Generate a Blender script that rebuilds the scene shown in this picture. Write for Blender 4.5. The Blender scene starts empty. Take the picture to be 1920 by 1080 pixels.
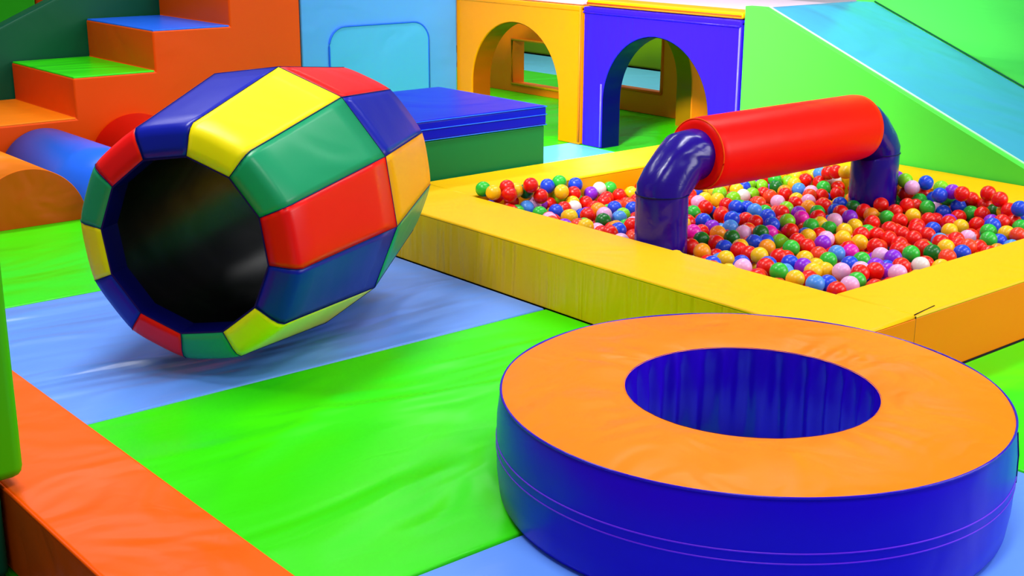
import bpy, bmesh, math, random
from mathutils import Vector, Matrix

random.seed(7)
PI = math.pi
C = bpy.context.scene.collection
sc = bpy.context.scene

# ------------------------------------------------------------------ materials
def lin(c):
    c /= 255.0
    return c / 12.92 if c <= 0.04045 else ((c + 0.055) / 1.055) ** 2.4

def vinyl(name, rgb, rough=0.4, bump=0.12, scale=2.2, stretch=(1, 1, 1), spec=0.16, fine=0.08):
    m = bpy.data.materials.new(name); m.use_nodes = True
    nt = m.node_tree; b = nt.nodes['Principled BSDF']
    b.inputs['Base Color'].default_value = (lin(rgb[0]), lin(rgb[1]), lin(rgb[2]), 1)
    b.inputs['Roughness'].default_value = rough
    b.inputs['Specular IOR Level'].default_value = spec
    tc = nt.nodes.new('ShaderNodeTexCoord'); mp = nt.nodes.new('ShaderNodeMapping')
    mp.inputs['Scale'].default_value = stretch
    n1 = nt.nodes.new('ShaderNodeTexNoise'); n1.inputs['Scale'].default_value = scale
    n1.inputs['Detail'].default_value = 2.0; n1.inputs['Distortion'].default_value = 0.8
    n2 = nt.nodes.new('ShaderNodeTexNoise'); n2.inputs['Scale'].default_value = scale * 5
    n2.inputs['Detail'].default_value = 2.0; n2.inputs['Distortion'].default_value = 1.5
    ma = nt.nodes.new('ShaderNodeMath'); ma.operation = 'MULTIPLY_ADD'
    ma.inputs[1].default_value = fine * 0.3
    bp = nt.nodes.new('ShaderNodeBump'); bp.inputs['Strength'].default_value = 1.0
    bp.inputs['Distance'].default_value = bump
    L = nt.links.new
    L(tc.outputs['Object'], mp.inputs['Vector'])
    L(mp.outputs['Vector'], n1.inputs['Vector']); L(mp.outputs['Vector'], n2.inputs['Vector'])
    L(n2.outputs['Fac'], ma.inputs[0]); L(n1.outputs['Fac'], ma.inputs[2])
    L(ma.outputs[0], bp.inputs['Height']); L(bp.outputs['Normal'], b.inputs['Normal'])
    return m

def plastic(name, rgb, rough=0.28):
    m = bpy.data.materials.new(name); m.use_nodes = True
    b = m.node_tree.nodes['Principled BSDF']
    b.inputs['Base Color'].default_value = (lin(rgb[0]), lin(rgb[1]), lin(rgb[2]), 1)
    b.inputs['Roughness'].default_value = rough
    b.inputs['Subsurface Weight'].default_value = 0.0
    nt = m.node_tree
    n = nt.nodes.new('ShaderNodeTexNoise'); n.inputs['Scale'].default_value = 30
    r = nt.nodes.new('ShaderNodeMapRange'); r.inputs['To Min'].default_value = rough - 0.05; r.inputs['To Max'].default_value = rough + 0.08
    nt.links.new(n.outputs['Fac'], r.inputs['Value']); nt.links.new(r.outputs['Result'], b.inputs['Roughness'])
    return m

# ------------------------------------------------------------------ helpers
def root(name, label, cat, loc, group=None):
    o = bpy.data.objects.new(name, None); C.objects.link(o)
    o.empty_display_size = 0.1
    o.location = loc; o['label'] = label; o['category'] = cat
    if group: o['group'] = group
    return o

def wloc(o):
    v = Vector((0, 0, 0))
    while o is not None:
        v += o.location; o = o.parent
    return v

def link(name, bm, mats, parent=None, label=None, smooth=True, wn=True, loc=None, bevel=0.0):
    """one mesh object; the bmesh holds world coordinates"""
    base = Vector(loc) if loc is not None else (wloc(parent) if parent else Vector((0, 0, 0)))
    bmesh.ops.translate(bm, verts=bm.verts, vec=-base)
    bmesh.ops.recalc_face_normals(bm, faces=bm.faces)
    me = bpy.data.meshes.new(name); bm.to_mesh(me); bm.free()
    if not isinstance(mats, (list, tuple)): mats = [mats]
    for m in mats: me.materials.append(m)
    for p in me.polygons: p.use_smooth = smooth
    o = bpy.data.objects.new(name, me); C.objects.link(o)
    if parent is not None:
        o.parent = parent
        if loc is not None: o.location = base - wloc(parent)
    else:
        o.location = base
    if label: o['label'] = label
    if bevel:
        md = o.modifiers.new('bevel', 'BEVEL'); md.width = bevel; md.segments = 3
        md.limit_method = 'ANGLE'; md.angle_limit = math.radians(40)
    if wn and smooth:
        w = o.modifiers.new('normals', 'WEIGHTED_NORMAL'); w.keep_sharp = True
    return o

def tag(o, label, cat, group=None, kind=None):
    o['label'] = label; o['category'] = cat
    if group: o['group'] = group
    if kind: o['kind'] = kind
    return o

def box(bm, x0, x1, y0, y1, z0, z1):
    vs = [bm.verts.new((x, y, z)) for z in (z0, z1) for y in (y0, y1) for x in (x0, x1)]
    for f in ((0, 2, 3, 1), (4, 5, 7, 6), (0, 1, 5, 4), (2, 6, 7, 3), (0, 4, 6, 2), (1, 3, 7, 5)):
        bm.faces.new([vs[i] for i in f])
    return vs

def pad(name, x0, x1, y0, y1, z0, z1, mat, parent=None, bevel=0.015, label=None, puff=0.0, n=12):
    """padded block: bevelled box, optionally with faces swelling a little"""
    bm = bmesh.new(); box(bm, x0, x1, y0, y1, z0, z1)
    bmesh.ops.bevel(bm, geom=list(bm.edges), offset=bevel, segments=3, profile=0.5, affect='EDGES')
    if puff:
        bmesh.ops.subdivide_edges(bm, edges=[e for e in bm.edges if e.calc_length() > 0.12], cuts=n, use_grid_fill=True)
        cx, cy, cz = (x0 + x1) / 2, (y0 + y1) / 2, (z0 + z1) / 2
        for v in bm.verts:
            u = [(v.co[i] - (cx, cy, cz)[i]) / (((x1 - x0), (y1 - y0), (z1 - z0))[i] / 2) for i in range(3)]
            for i in range(3):
                a, b = u[(i + 1) % 3], u[(i + 2) % 3]
                if abs(u[i]) > 0.9:
                    v.co[i] += math.copysign(puff * max(0, 1 - a ** 4) * max(0, 1 - b ** 4), u[i])
    return link(name, bm, mat, parent, label)

def tube(bm, pts, r, seg=10, cap=True):
    """round bar along a polyline"""
    rings = []
    n = len(pts); P = [Vector(p) for p in pts]
    for i in range(n):
        d = (P[min(i + 1, n - 1)] - P[max(i - 1, 0)]).normalized()
        a = d.orthogonal().normalized() if abs(d.z) > 0.99 else d.cross(Vector((0, 0, 1))).normalized()
        b = d.cross(a).normalized()
        rings.append([bm.verts.new(P[i] + r * (math.cos(2 * PI * k / seg) * a + math.sin(2 * PI * k / seg) * b)) for k in range(seg)])
    for i in range(n - 1):
        for k in range(seg):
            bm.faces.new((rings[i][k], rings[i][(k + 1) % seg], rings[i + 1][(k + 1) % seg], rings[i + 1][k]))
    if cap:
        bm.faces.new(rings[0]); bm.faces.new(rings[-1])

def lathe_x(bm, prof, x, y, z, seg=64):
    """revolve (axial, radius) profile about a line along X"""
    rings = [[bm.verts.new((x + a, y + r * math.sin(2 * PI * k / seg), z + r * math.cos(2 * PI * k / seg))) for k in range(seg)] for a, r in prof]
    for i in range(len(prof) - 1):
        for k in range(seg):
            bm.faces.new((rings[i][k], rings[i][(k + 1) % seg], rings[i + 1][(k + 1) % seg], rings[i + 1][k]))
    return rings

def lathe_z(bm, prof, x, y, seg=128, f=None):
    rings = []
    for j, (r, z) in enumerate(prof):
        rg = []
        for k in range(seg):
            t = 2 * PI * k / seg
            rr, zz = (r, z) if f is None else f(r, z, t)
            rg.append(bm.verts.new((x + rr * math.cos(t), y + rr * math.sin(t), zz)))
        rings.append(rg)
    for i in range(len(prof) - 1):
        for k in range(seg):
            bm.faces.new((rings[i][k], rings[i][(k + 1) % seg], rings[i + 1][(k + 1) % seg], rings[i + 1][k]))
    return rings

def prism(bm, poly, axis, a0, a1):
    """extrude a polygon given in the plane across axis (0 = X: (y, z); 1 = Y: (x, z))"""
    def pt(p, a): return (a, p[0], p[1]) if axis == 0 else (p[0], a, p[1])
    A = [bm.verts.new(pt(p, a0)) for p in poly]; B = [bm.verts.new(pt(p, a1)) for p in poly]
    bm.faces.new(A); bm.faces.new(B)
    n = len(poly)
    for i in range(n): bm.faces.new((A[i], A[(i + 1) % n], B[(i + 1) % n], B[i]))
# ------------------------------------------------------------------ palette
M = {}
M['orange'] = vinyl('orange_vinyl', (255, 112, 0), bump=0.012)
M['tang'] = vinyl('tangerine_vinyl', (255, 132, 10), bump=0.014, scale=3)
M['deep_orange'] = vinyl('deep_orange_vinyl', (250, 84, 0), bump=0.008)
M['yellow'] = vinyl('yellow_vinyl', (250, 191, 0), bump=0.014, scale=2.5)
M['yellow_side'] = vinyl('yellow_side_vinyl', (236, 188, 0), bump=0.03, scale=2.5, stretch=(1, 4, .6))
M['amber'] = vinyl('amber_vinyl', (255, 168, 0), bump=0.008)
M['red'] = vinyl('red_vinyl', (250, 8, 0), rough=0.38, bump=0.006)
M['purple'] = vinyl('violet_blue_vinyl', (40, 0, 190), rough=0.26, bump=0.02, scale=3, spec=.3)
M['tube_purple'] = vinyl('glossy_purple_vinyl', (32, 0, 140), rough=0.22, bump=0.03, scale=3.2, fine=.12, spec=.4)
M['royal'] = vinyl('royal_blue_vinyl', (0, 16, 178), rough=0.3, bump=0.012)
M['bright_blue'] = vinyl('bright_blue_vinyl', (36, 110, 255), rough=0.34, bump=0.01)
M['arch_blue'] = vinyl('ultramarine_vinyl', (50, 24, 255), rough=0.3, bump=0.01, scale=3, stretch=(1, 3, .4))
M['sky'] = vinyl('sky_blue_vinyl', (92, 172, 255), rough=0.34, bump=0.014)
M['cyan'] = vinyl('cyan_vinyl', (110, 214, 240), rough=0.34, bump=0.014)
M['mat_blue'] = vinyl('light_blue_mat', (104, 158, 255), rough=0.3, bump=0.05, scale=1.3, stretch=(.6, 2.2, 1), spec=.4)
M['mat_green'] = vinyl('lime_green_mat', (54, 232, 0), rough=0.32, bump=0.055, scale=1.3, stretch=(.7, 1.6, 1), spec=.35)
M['green'] = vinyl('bright_green_vinyl', (66, 226, 40), rough=0.32, bump=0.012)
M['jade'] = vinyl('jade_green_vinyl', (24, 150, 96), rough=0.32, bump=0.01)
M['pine'] = vinyl('pine_green_vinyl', (14, 92, 62), rough=0.4, bump=0.008)
M['base_green'] = vinyl('mid_green_vinyl', (14, 112, 56), rough=0.4, bump=0.006)
M['post_green'] = vinyl('post_green_vinyl', (62, 180, 0), rough=0.4, bump=0.01)
M['olive'] = vinyl('olive_green_vinyl', (110, 150, 0), rough=0.4, bump=0.01)
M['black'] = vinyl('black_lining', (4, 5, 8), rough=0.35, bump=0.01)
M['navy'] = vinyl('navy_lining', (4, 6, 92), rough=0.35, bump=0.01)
M['seam'] = vinyl('violet_seam_thread', (112, 40, 230), rough=0.4, bump=0.0)
M['stitch'] = vinyl('dark_stitching', (70, 40, 10), rough=0.6, bump=0.0)
M['wall'] = vinyl('pale_lilac_paint', (232, 222, 240), rough=0.7, bump=0.002)
M['wall_pad'] = vinyl('pale_lilac_vinyl', (240, 214, 236), rough=.3, bump=.01)
M['floor'] = vinyl('grey_floor', (120, 122, 128), rough=0.6, bump=0.002)

# ------------------------------------------------------------------ setting
bm = bmesh.new(); box(bm, -2, 11, -1, 12, -0.12, -0.03)
o = link('floor', bm, M['floor']); o['kind'] = 'structure'
bm = bmesh.new(); box(bm, 11, 11.12, -1, 12.12, -0.12, 3.2)
o = link('wall_right', bm, M['wall']); o['kind'] = 'structure'
bm = bmesh.new(); box(bm, -2, 11, 12, 12.12, -0.12, 3.2)
o = link('wall_left', bm, M['wall']); o['kind'] = 'structure'

# ------------------------------------------------------------------ floor mats
def mat(label, x0, x1, y0, y1, m, creases=(), top=0.0):
    """padded mat; creases are soft folds (xa, ya, xb, yb, width, height) in the cover"""
    bm = bmesh.new(); box(bm, x0 + .003, x1 - .003, y0 + .003, y1 - .003, -0.03, top)
    bmesh.ops.bevel(bm, geom=list(bm.edges), offset=0.008, segments=2, profile=0.5, affect='EDGES')
    if creases:
        bmesh.ops.subdivide_edges(bm, edges=[e for e in bm.edges if e.calc_length() > .5], cuts=110, use_grid_fill=True)
        for v in bm.verts:
            if v.co.z < top - .001: continue
            e = min(v.co.x - x0, x1 - v.co.x, v.co.y - y0, y1 - v.co.y)
            fade = min(1, max(0, (e - .012) / .05)); dz = 0
            for xa, ya, xb, yb, wd, ht in creases:
                A = Vector((xa, ya)); B = Vector((xb, yb)); d = B - A; L = d.length; d /= L
                q = Vector((v.co.x, v.co.y)) - A; s = q.dot(d) / L; n = q.x * d.y - q.y * d.x
                n += .03 * math.sin(s * 5 + xa * 9)
                if -.15 < s < 1.15:
                    dz += ht * math.exp(-(n / wd) ** 2) * max(0, 1 - abs(2 * s - 1) ** 4 * .9) * (1 if 0 <= s <= 1 else .0)
            v.co.z += dz * fade
    o = link('floor_mat', bm, m)
    tag(o, label, 'mat', 'padded floor mats')
    return o
GREEN_FOLDS = ((1.7, 3.45, 3.1, 3.05, .035, .008), (1.4, 2.9, 2.2, 3.5, .05, .007), (2.0, 2.36, 2.35, 2.9, .04, .009), (1.75, 2.5, 2.1, 2.62, .03, .006), (2.5, 3.5, 3.2, 3.35, .03, .007), (1.45, 2.45, 1.95, 2.8, .06, .006), (2.75, 3.2, 3.25, 2.8, .03, .006), (2.3, 3.0, 2.9, 3.3, .05, .006))
BLUE_FOLDS = ((1.25, 4.25, 1.95, 4.1, .03, .009), (1.3, 4.6, 1.85, 4.55, .03, .007), (1.5, 3.9, 2.1, 3.85, .03, .006), (2.7, 3.95, 3.25, 4.3, .04, .008), (2.9, 4.5, 3.28, 4.75, .03, .006), (2.3, 3.78, 3.0, 3.9, .04, .005), (1.3, 4.85, 2.1, 4.95, .04, .005))
mat('light blue floor mat in the foreground, under the orange and purple ring', 1.2, 3.33, .6, 2.304, M['mat_blue'])
mat('lime green floor mat between orange block and yellow pit wall, widest in view', .9, 3.312, 2.304, 3.715, M['mat_green'], GREEN_FOLDS)
mat('light blue floor mat under the patchwork barrel', .9, 3.312, 3.715, 5.07, M['mat_blue'], BLUE_FOLDS)
mat('lime green floor mat in front of the orange half cylinder bump', .9, 3.312, 5.07, 6.42, M['mat_green'])
mat('lime green floor mat right of the ring, along orange front of the pit', 3.33, 5.2, .6, 2.304, M['mat_green'])
mat('blue floor mat, sheen painted pale, between the green bench and the purple arch', 3.312, 5.92, 5.07, 6.42, M['cyan'])  # paler cover stands in for the sheen on this blue mat
mat('green floor mat inside the play house, seen through its arches', 5.92, 7.35, 4.98, 7.63, M['mat_green'])
mat('orange floor mat under the half cylinder bumps by the staircase', .9, 3.312, 6.42, 7.6, M['orange'])
mat('green floor mat behind the bench, at the yellow arch', 3.312, 5.92, 6.42, 7.63, M['mat_green'])
mat('green floor mat beyond the play house, seen through its windows', 7.35, 8.25, 6.0, 10.2, M['mat_green'])
mat('green floor mat behind the yellow arch, in shade', 5.92, 7.35, 7.63, 9.6, M['mat_green'])
mat('cyan floor mat far beyond the play house windows', 8.25, 9.2, 6.0, 11.2, M['cyan'])

# ------------------------------------------------------------------ orange block and green post, left foreground
r = root('padded_block', 'long orange padded block in the left foreground, edging the lime mat', 'block', (1.06, 2.6, 0))
bm = bmesh.new(); box(bm, .906, 1.225, 1.0, 4.3, 0, .222)
bmesh.ops.bevel(bm, geom=list(bm.edges), offset=0.014, segments=3, profile=0.5, affect='EDGES')
link('cover', bm, vinyl('orange_block_vinyl', (255, 96, 0), bump=0.03, scale=1.8, stretch=(1.6, 1.6, 1.6), rough=.34), r)
bm = bmesh.new(); tube(bm, [(.909, 1.02, .219), (.909, 4.28, .219)], .005)
link('piping', bm, M['deep_orange'], r, 'orange piping along the top edge')

r = root('padded_post', 'green padded post at the left edge, leaning on the orange block', 'post', (.68, 3.3, 0))
pad('foot', .47, .899, 2.91, 3.6, 0, .236, M['pine'], r, .02, 'green lower part, shade painted dark')  # darker green puts the shade low on the post into the colour
pad('shaft', .455, .956, 2.895, 3.62, .245, 1.7, M['post_green'], r, .03)

# ------------------------------------------------------------------ patchwork barrel
AZ, EL, PH = 0.5775, 0.0341, 0.1248
BO = Vector((2.3554, 4.1614, 0.4941))
ax = Vector((math.cos(AZ) * math.cos(EL), math.sin(AZ) * math.cos(EL), math.sin(EL)))
bs = ax.cross(Vector((0, 0, 1))).normalized(); bu = bs.cross(ax)
r = root('play_barrel', 'patchwork padded barrel of red, yellow, green and blue panels lying on its side', 'barrel', (2.3554, 4.1614, 0))
PROF = [(-.6228, .3042), (-.6175, .335), (-.6125, .370), (-.6030, .392), (-.5860, .406), (-.50, .4185), (-.40, .434), (-.3, .4495), (-.2, .465), (-.1, .4805), (0, .4960)]
def bpt(d, rad, t): return BO + ax * d + rad * (math.sin(PH + t) * bs + math.cos(PH + t) * bu)
def panel(k, sign, m, label):
    bm = bmesh.new(); nu = 10; grid = []
    for j, (d, rad) in enumerate(PROF):
        row = []
        for i in range(nu + 1):
            u = i / nu
            p = bpt(sign * d, rad, k * PI / 6).lerp(bpt(sign * d, rad, (k + 1) * PI / 6), u)
            mid = bpt(sign * d, rad, (k + .5) * PI / 6)
            out = (mid - BO - ax * sign * d).normalized()
            v = j / (len(PROF) - 1)
            pf = .0065 * (1 - abs(2 * u - 1) ** 3) * (1 - abs(2 * v - 1) ** 4)
            row.append(bm.verts.new(p + out * pf))
        grid.append(row)
    for j in range(len(PROF) - 1):
        for i in range(nu):
            bm.faces.new((grid[j][i], grid[j][i + 1], grid[j + 1][i + 1], grid[j + 1][i]))
    o = link('panel', bm, m, r, label, wn=False)
    s = o.modifiers.new('thick', 'SOLIDIFY'); s.thickness = 0.004; s.offset = -1
    return o
YB = vinyl('barrel_yellow_vinyl', (255, 232, 0), bump=0.016, spec=.3)
BS = dict(rough=.34, spec=.32, bump=.016)
cols = {'Y': (YB, 'yellow panel'), 'G': (vinyl('barrel_green_vinyl', (24, 150, 100), **BS), 'green panel'), 'R': (vinyl('barrel_red_vinyl', (250, 4, 0), rough=.36, spec=.3, bump=.01), 'red panel'), 'B': (vinyl('barrel_blue_vinyl', (0, 18, 160), **BS), 'blue panel'), 'A': (M['amber'], 'amber panel')}
for k in range(12):
    panel(k, 1, *cols['YGRB'[k % 4]])
for k in range(12):
    panel(k, -1, *cols['RBAG'[k % 4]])
def bring(name, prof, m, label=None, th=0):
    bm = bmesh.new()
    rg = [[bm.verts.new(bpt(d, rad, k * PI / 6)) for k in range(12)] for d, rad in prof]
    for i in range(len(prof) - 1):
        for k in range(12): bm.faces.new((rg[i][k], rg[i][(k + 1) % 12], rg[i + 1][(k + 1) % 12], rg[i + 1][k]))
    o = link(name, bm, m, r, label, wn=False, smooth=(name == 'inner_lining'))
    return o
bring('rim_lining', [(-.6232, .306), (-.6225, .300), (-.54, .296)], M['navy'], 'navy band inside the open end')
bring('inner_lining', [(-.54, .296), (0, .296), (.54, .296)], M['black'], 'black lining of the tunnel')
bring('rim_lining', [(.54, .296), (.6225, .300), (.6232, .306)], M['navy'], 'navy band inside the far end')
bm = bmesh.new()
for k in range(12):
    for sgn in (1, -1):
        tube(bm, [bpt(sgn * d, rad + .0004, k * PI / 6) for d, rad in PROF], .0014, 6)
tube(bm, [bpt(0,   .4962, k * PI / 6) for k in range(13)], .0016, 6)
link('seam_piping', bm, M['navy'], r, 'dark seams between the panels', wn=False)

# ------------------------------------------------------------------ ring
RX, RY, RH, RO, RI = 2.61, 2.10, .312, .672, .332
r = root('padded_ring', 'big round padded ring with orange top and violet sides, nearest the camera', 'ring', (RX, RY, 0))
prof = []
n = 16
for i in range(n + 1):
    u = i / n
    prof.append((RI + .004 + (RO - RI - .008) * u, RH - .010 + .012 * (1 - abs(2 * u - 1) ** 3)))
def ftop(rr, z, t):
    w = max(0, 1 - (rr - RI) / .26) * min(1, max(0, (rr - RI - .008) / .04))
    return rr, z + .0042 * w * math.sin(23 * t + 4 * math.sin(4 * t)) * (.6 + .4 * math.sin(3 * t + 1)) + .0012 * math.sin(9 * t + 20 * rr) * min(1, (rr - RI) / .05)
bm = bmesh.new(); lathe_z(bm, prof, RX, RY, 256, ftop)
link('top_cover', bm, vinyl('ring_orange_vinyl', (255, 130, 8), bump=0.024, scale=4, rough=.36), r, 'orange top', wn=False)
bm = bmesh.new()
lathe_z(bm, [(RO - .03, .002), (RO - .008, .006), (RO, .02), (RO + .007, .08), (RO + .009, .155), (RO + .007, .23), (RO, .285), (RO - .004, RH - .011)], RX, RY, 160)
link('side_cover', bm, vinyl('ring_violet_vinyl', (30, 0, 204), rough=.3, bump=.012), r, 'violet blue outer side', wn=False)
bm = bmesh.new()
def fin(rr, z, t):
    a = .010 * math.sin(27 * t + 2.2 * math.sin(4 * t)) + .005 * math.sin(58 * t + 1.5 * math.sin(7 * t)) * (z / RH) ** 2
    return rr + .011 * min(1, max(0, (RH - .012 - z) / .04)) + a * min(1, max(.05, (RH - .012 - z) / .06)), z
lathe_z(bm, [(RI + .006, RH - .008), (RI + .002, RH - .02), (RI - .004, RH - .06), (RI - .008, .2), (RI - .008, .12), (RI, .004)], RX, RY, 320, fin)
link('inner_lining', bm, vinyl('ring_lining_vinyl', (40, 0, 190), spec=.5, rough=.24, bump=.01), r, 'gathered violet lining of the hole', wn=False)
for z in (.172, .147):
    bm = bmesh.new()
    tube(bm, [(RX + (RO + .0085) * math.cos(2 * PI * k / 128), RY + (RO + .0085) * math.sin(2 * PI * k / 128), z) for k in range(129)], .0022, 6, False)
    link('side_seam', bm, M['seam'], r, 'thin violet seam around the side', wn=False)
bm = bmesh.new()
a = math.radians(-63)
tube(bm, [(RX + q * math.cos(a), RY + q * math.sin(a), z) for q, z in ((RO, .29), (RO + .008, .23), (RO + .0095, .155))], .0022, 6)
link('join_seam', bm, M['navy'], r, 'short upright seam', wn=False)
bm = bmesh.new()
tube(bm, [(RX + (RO - .003) * math.cos(2 * PI * k / 128), RY + (RO - .003) * math.sin(2 * PI * k / 128), RH - .011) for k in range(129)], .0035, 8, False)
link('edge_piping', bm, M['purple'], r, 'violet piping round the top edge', wn=False)

# ------------------------------------------------------------------ ball pit walls
PX0, PX1, QX0, QX1 = 3.312, 3.70, 5.54, 5.92
PY0, PY1, QY0, QY1 = 2.306, 2.63, 4.68, 5.06
PZ = .24
def pit_wall(label, x0, x1, y0, y1, side, sl=None, seams=()):
    r = root('pit_wall', label, 'pit wall', ((x0 + x1) / 2, (y0 + y1) / 2, 0), 'ball pit walls')
    pad('side_cover', x0, x1, y0, y1, 0, PZ - .012, side, r, .004, sl)
    bm = bmesh.new(); box(bm, x0, x1, y0, y1, PZ - .0125, PZ)
    bmesh.ops.bevel(bm, geom=[e for e in bm.edges if all(v.co.z > PZ - .001 for v in e.verts)], offset=0.010, segments=3, profile=0.5, affect='EDGES')
    link('top_cover', bm, M['yellow'], r, 'yellow top')
    for pts, nm in seams:
        bm = bmesh.new(); tube(bm, pts, .0022, 6); link(nm, bm, M['stitch'], r, 'dark stitched seam', wn=False)
    return r
OF = vinyl('pit_orange_vinyl', (255, 126, 0), bump=.012)
lw = pit_wall('long yellow padded wall on the left side of the ball pit', PX0, PX1, PY0, QY1, M['yellow_side'], 'yellow side')
pad('end_cover', PX0 + .003, PX1 - .001, PY0 - .003, PY0 + .004, 0, PZ - .0125, OF, lw, .002, 'orange end face, shade painted in')
pit_wall('padded pit wall with yellow top and orange face at the right front', PX1, QX1, PY0, PY1, OF, 'orange side',
         [([(PX1 - .001, PY0 - .001, PZ - .005), (PX1 - .001, PY0 - .001, .09)], 'seam'), ([(PX1 - .001, PY0 + .004, PZ), (PX1 + .14, PY0 + .02, PZ + .0005)], 'top_seam')])
pit_wall('yellow padded wall at the back of the ball pit, before the bench', PX1, QX1, QY0, QY1, vinyl('pit_ochre_vinyl', (250, 170, 0), bump=.01), 'amber side')
pit_wall('yellow padded pit wall at the foot of the green slide', QX0, QX1, PY1, QY0, M['yellow_side'], 'yellow side')

# ------------------------------------------------------------------ roller bar
PYB = 3.6
r = root('roller_bar', 'padded bar with red roller on two purple legs standing in the ball pit', 'roller bar', (4.565, PYB, 0))
def leg(x, s, rad):
    bm = bmesh.new(); seg = 40
    path = [(x, 0.0), (x, .2), (x, .39), (x, .43), (x + s * .022, .458), (x + s * .088, .524), (x + s * .116, .55), (x + s * .16, .552), (x + s * .2, .552), (x + s * .27, .552)]
    # ring planes: mitred along the bend
    dirs = []
    for i in range(len(path)):
        a = Vector((path[max(i - 1, 0)][0], 0, path[max(i - 1, 0)][1])); b = Vector((path[min(i + 1, len(path) - 1)][0], 0, path[min(i + 1, len(path) - 1)][1]))
        dirs.append((b - a).normalized())
    rings = []
    for (px, pz), d in zip(path, dirs):
        e = Vector((0, 1, 0)); f = e.cross(d).normalized()
        rg = []
        for k in range(seg):
            t = 2 * PI * k / seg
            rr = rad * (1 + .012 * math.sin(3 * t + 40 * pz) + .008 * math.sin(7 * t + 60 * px))
            rg.append(bm.verts.new(Vector((px, PYB, pz)) + rr * (math.cos(t) * e + math.sin(t) * f)))
        rings.append(rg)
    for i in range(len(path) - 1):
        for k in range(seg): bm.faces.new((rings[i][k], rings[i][(k + 1) % seg], rings[i + 1][(k + 1) % seg], rings[i + 1][k]))
    bm.faces.new(rings[0]); bm.faces.new(rings[-1])
    o = link('leg', bm, M['tube_purple'], r, 'glossy purple leg with an elbow', wn=False)
    bm = bmesh.new()
    tube(bm, [(x + (rad + .001) * math.cos(2 * PI * k / 40), PYB + (rad + .001) * math.sin(2 * PI * k / 40), .415) for k in range(41)], .0025, 6, False)
    link('elbow_seam', bm, M['navy'], o, wn=False)
leg(3.835, 1, .108); leg(5.30, -1, .112)
bm = bmesh.new()
rl = 1.12
lathe_x(bm, [(0, .085), (.002, .125), (.006, .140), (.016, .149), (.05, .152), (rl / 2, .153), (rl - .05, .152), (rl - .016, .149), (rl - .006, .14), (rl - .002, .125), (rl, .085)], 4.025, PYB, .552, 72)
ro = link('roller', bm, M['red'], r, 'red padded roller', wn=False)
bm = bmesh.new()
tube(bm, [(4.035, PYB + .147 * math.sin(2 * PI * k / 64), .552 + .147 * math.cos(2 * PI * k / 64)) for k in range(65)], .003, 6, False)
link('roller_piping', bm, M['deep_orange'], ro, wn=False)

# ------------------------------------------------------------------ green and blue bench
r = root('padded_bench', 'green padded bench with a blue lid behind the ball pit', 'bench', (3.95, 5.55, 0))
pad('base', 3.36, 4.51, 5.085, 6.0, 0, .434, M['base_green'], r, .012, 'green base')
lid = pad('lid', 3.352, 4.518, 5.077, 6.008, .432, .536, M['royal'], r, .016, 'blue lid')
for z in (.437, .49, .531):
    bm = bmesh.new(); tube(bm, [(3.36, 5.0755, z), (4.514, 5.0755, z), (4.5195, 5.08, z), (4.5195, 6.0, z)], .0022, 6)
    link('lid_seam', bm, M['bright_blue'], lid, 'light blue stitching', wn=False)

# ------------------------------------------------------------------ staircase and wall panel at the back
SY = 7.6
r = root('padded_staircase', 'orange padded staircase with green and blue treads at the back left', 'stairs', (3.5, SY + .5, 0))
steps = [(2.49, 3.02, .30), (3.02, 3.54, .54), (3.54, 4.065, .785), (4.065, 4.585, 1.03)]
bm = bmesh.new()
poly = [(2.49, 0), (4.58, 0)]
for x0, x1, z in reversed(steps): poly += [(x1 if x1 < 4.58 else 4.58, z), (x0, z)]
poly = [p for i, p in enumerate(poly) if i == 0 or p != poly[i - 1]]
prism(bm, poly, 1, SY, SY + 1.0)
link('body', bm, M['deep_orange'], r, 'orange body', bevel=.014)
for (x0, x1, z), m, lb in zip(steps, (M['tang'], M['mat_green'], M['bright_blue'], M['red']), ('orange tread with top light painted in', 'green tread', 'blue tread', 'red top tread')):  # lowest tread: light from above is put into its paler orange
    pad('tread', x0 + .004, x1 - .002, SY + .004, SY + .99, z - .008, z + .006, m, r, .006, lb)

r = root('slide_panel', 'dark green sloping side panel behind the orange staircase', 'slide', (3.4, SY + 1.08, 0))
bm = bmesh.new()
prism(bm, [(2.2, 0), (4.6, 0), (4.6, 1.48), (2.2, .425)], 1, SY + 1.01, SY + 1.14)
link('panel', bm, M['pine'], r, bevel=.02)

o = pad('wall_pad', 2.2, 3.74, 10.0, 10.15, 0, 1.5, M['green'], None, .02)
tag(o, 'bright green upright wall pad in the far top left corner', 'wall pad', 'upright wall pads')
o = pad('wall_pad', 3.75, 4.6, 10.02, 10.17, 0, 1.5, M['deep_orange'], None, .02)
tag(o, 'orange upright wall pad beside the far green one, top left', 'wall pad', 'upright wall pads')

r = root('wall_panel', 'light blue padded wall panel with a stitched flap, between staircase and yellow arch', 'wall panel', (5.23, SY + .1, 0))
pad('panel', 4.592, 5.89, SY + .01, SY + .2, 0, 1.2, M['sky'], r, .012)
def rr_path(x0, x1, z0, z1, rad, y):
    pts = [(x0, y, z0), (x0, y, z1 - rad)]
    for i in range(1, 9):
        t = PI - i * PI / 16
        pts.append((x0 + rad + rad * math.cos(t), y, z1 - rad + rad * math.sin(t)))
    for i in range(0, 9):
        t = PI / 2 - i * PI / 16
        pts.append((x1 - rad + rad * math.cos(t), y, z1 - rad + rad * math.sin(t)))
    pts.append((x1, y, z0))
    return pts
bm = bmesh.new()
pts = rr_path(4.80, 5.63, .05, .735, .13, 0)
A = [bm.verts.new((p[0], SY + .002, p[2])) for p in pts]; B = [bm.verts.new((p[0], SY + .02, p[2])) for p in pts]
bm.faces.new(A)
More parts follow.
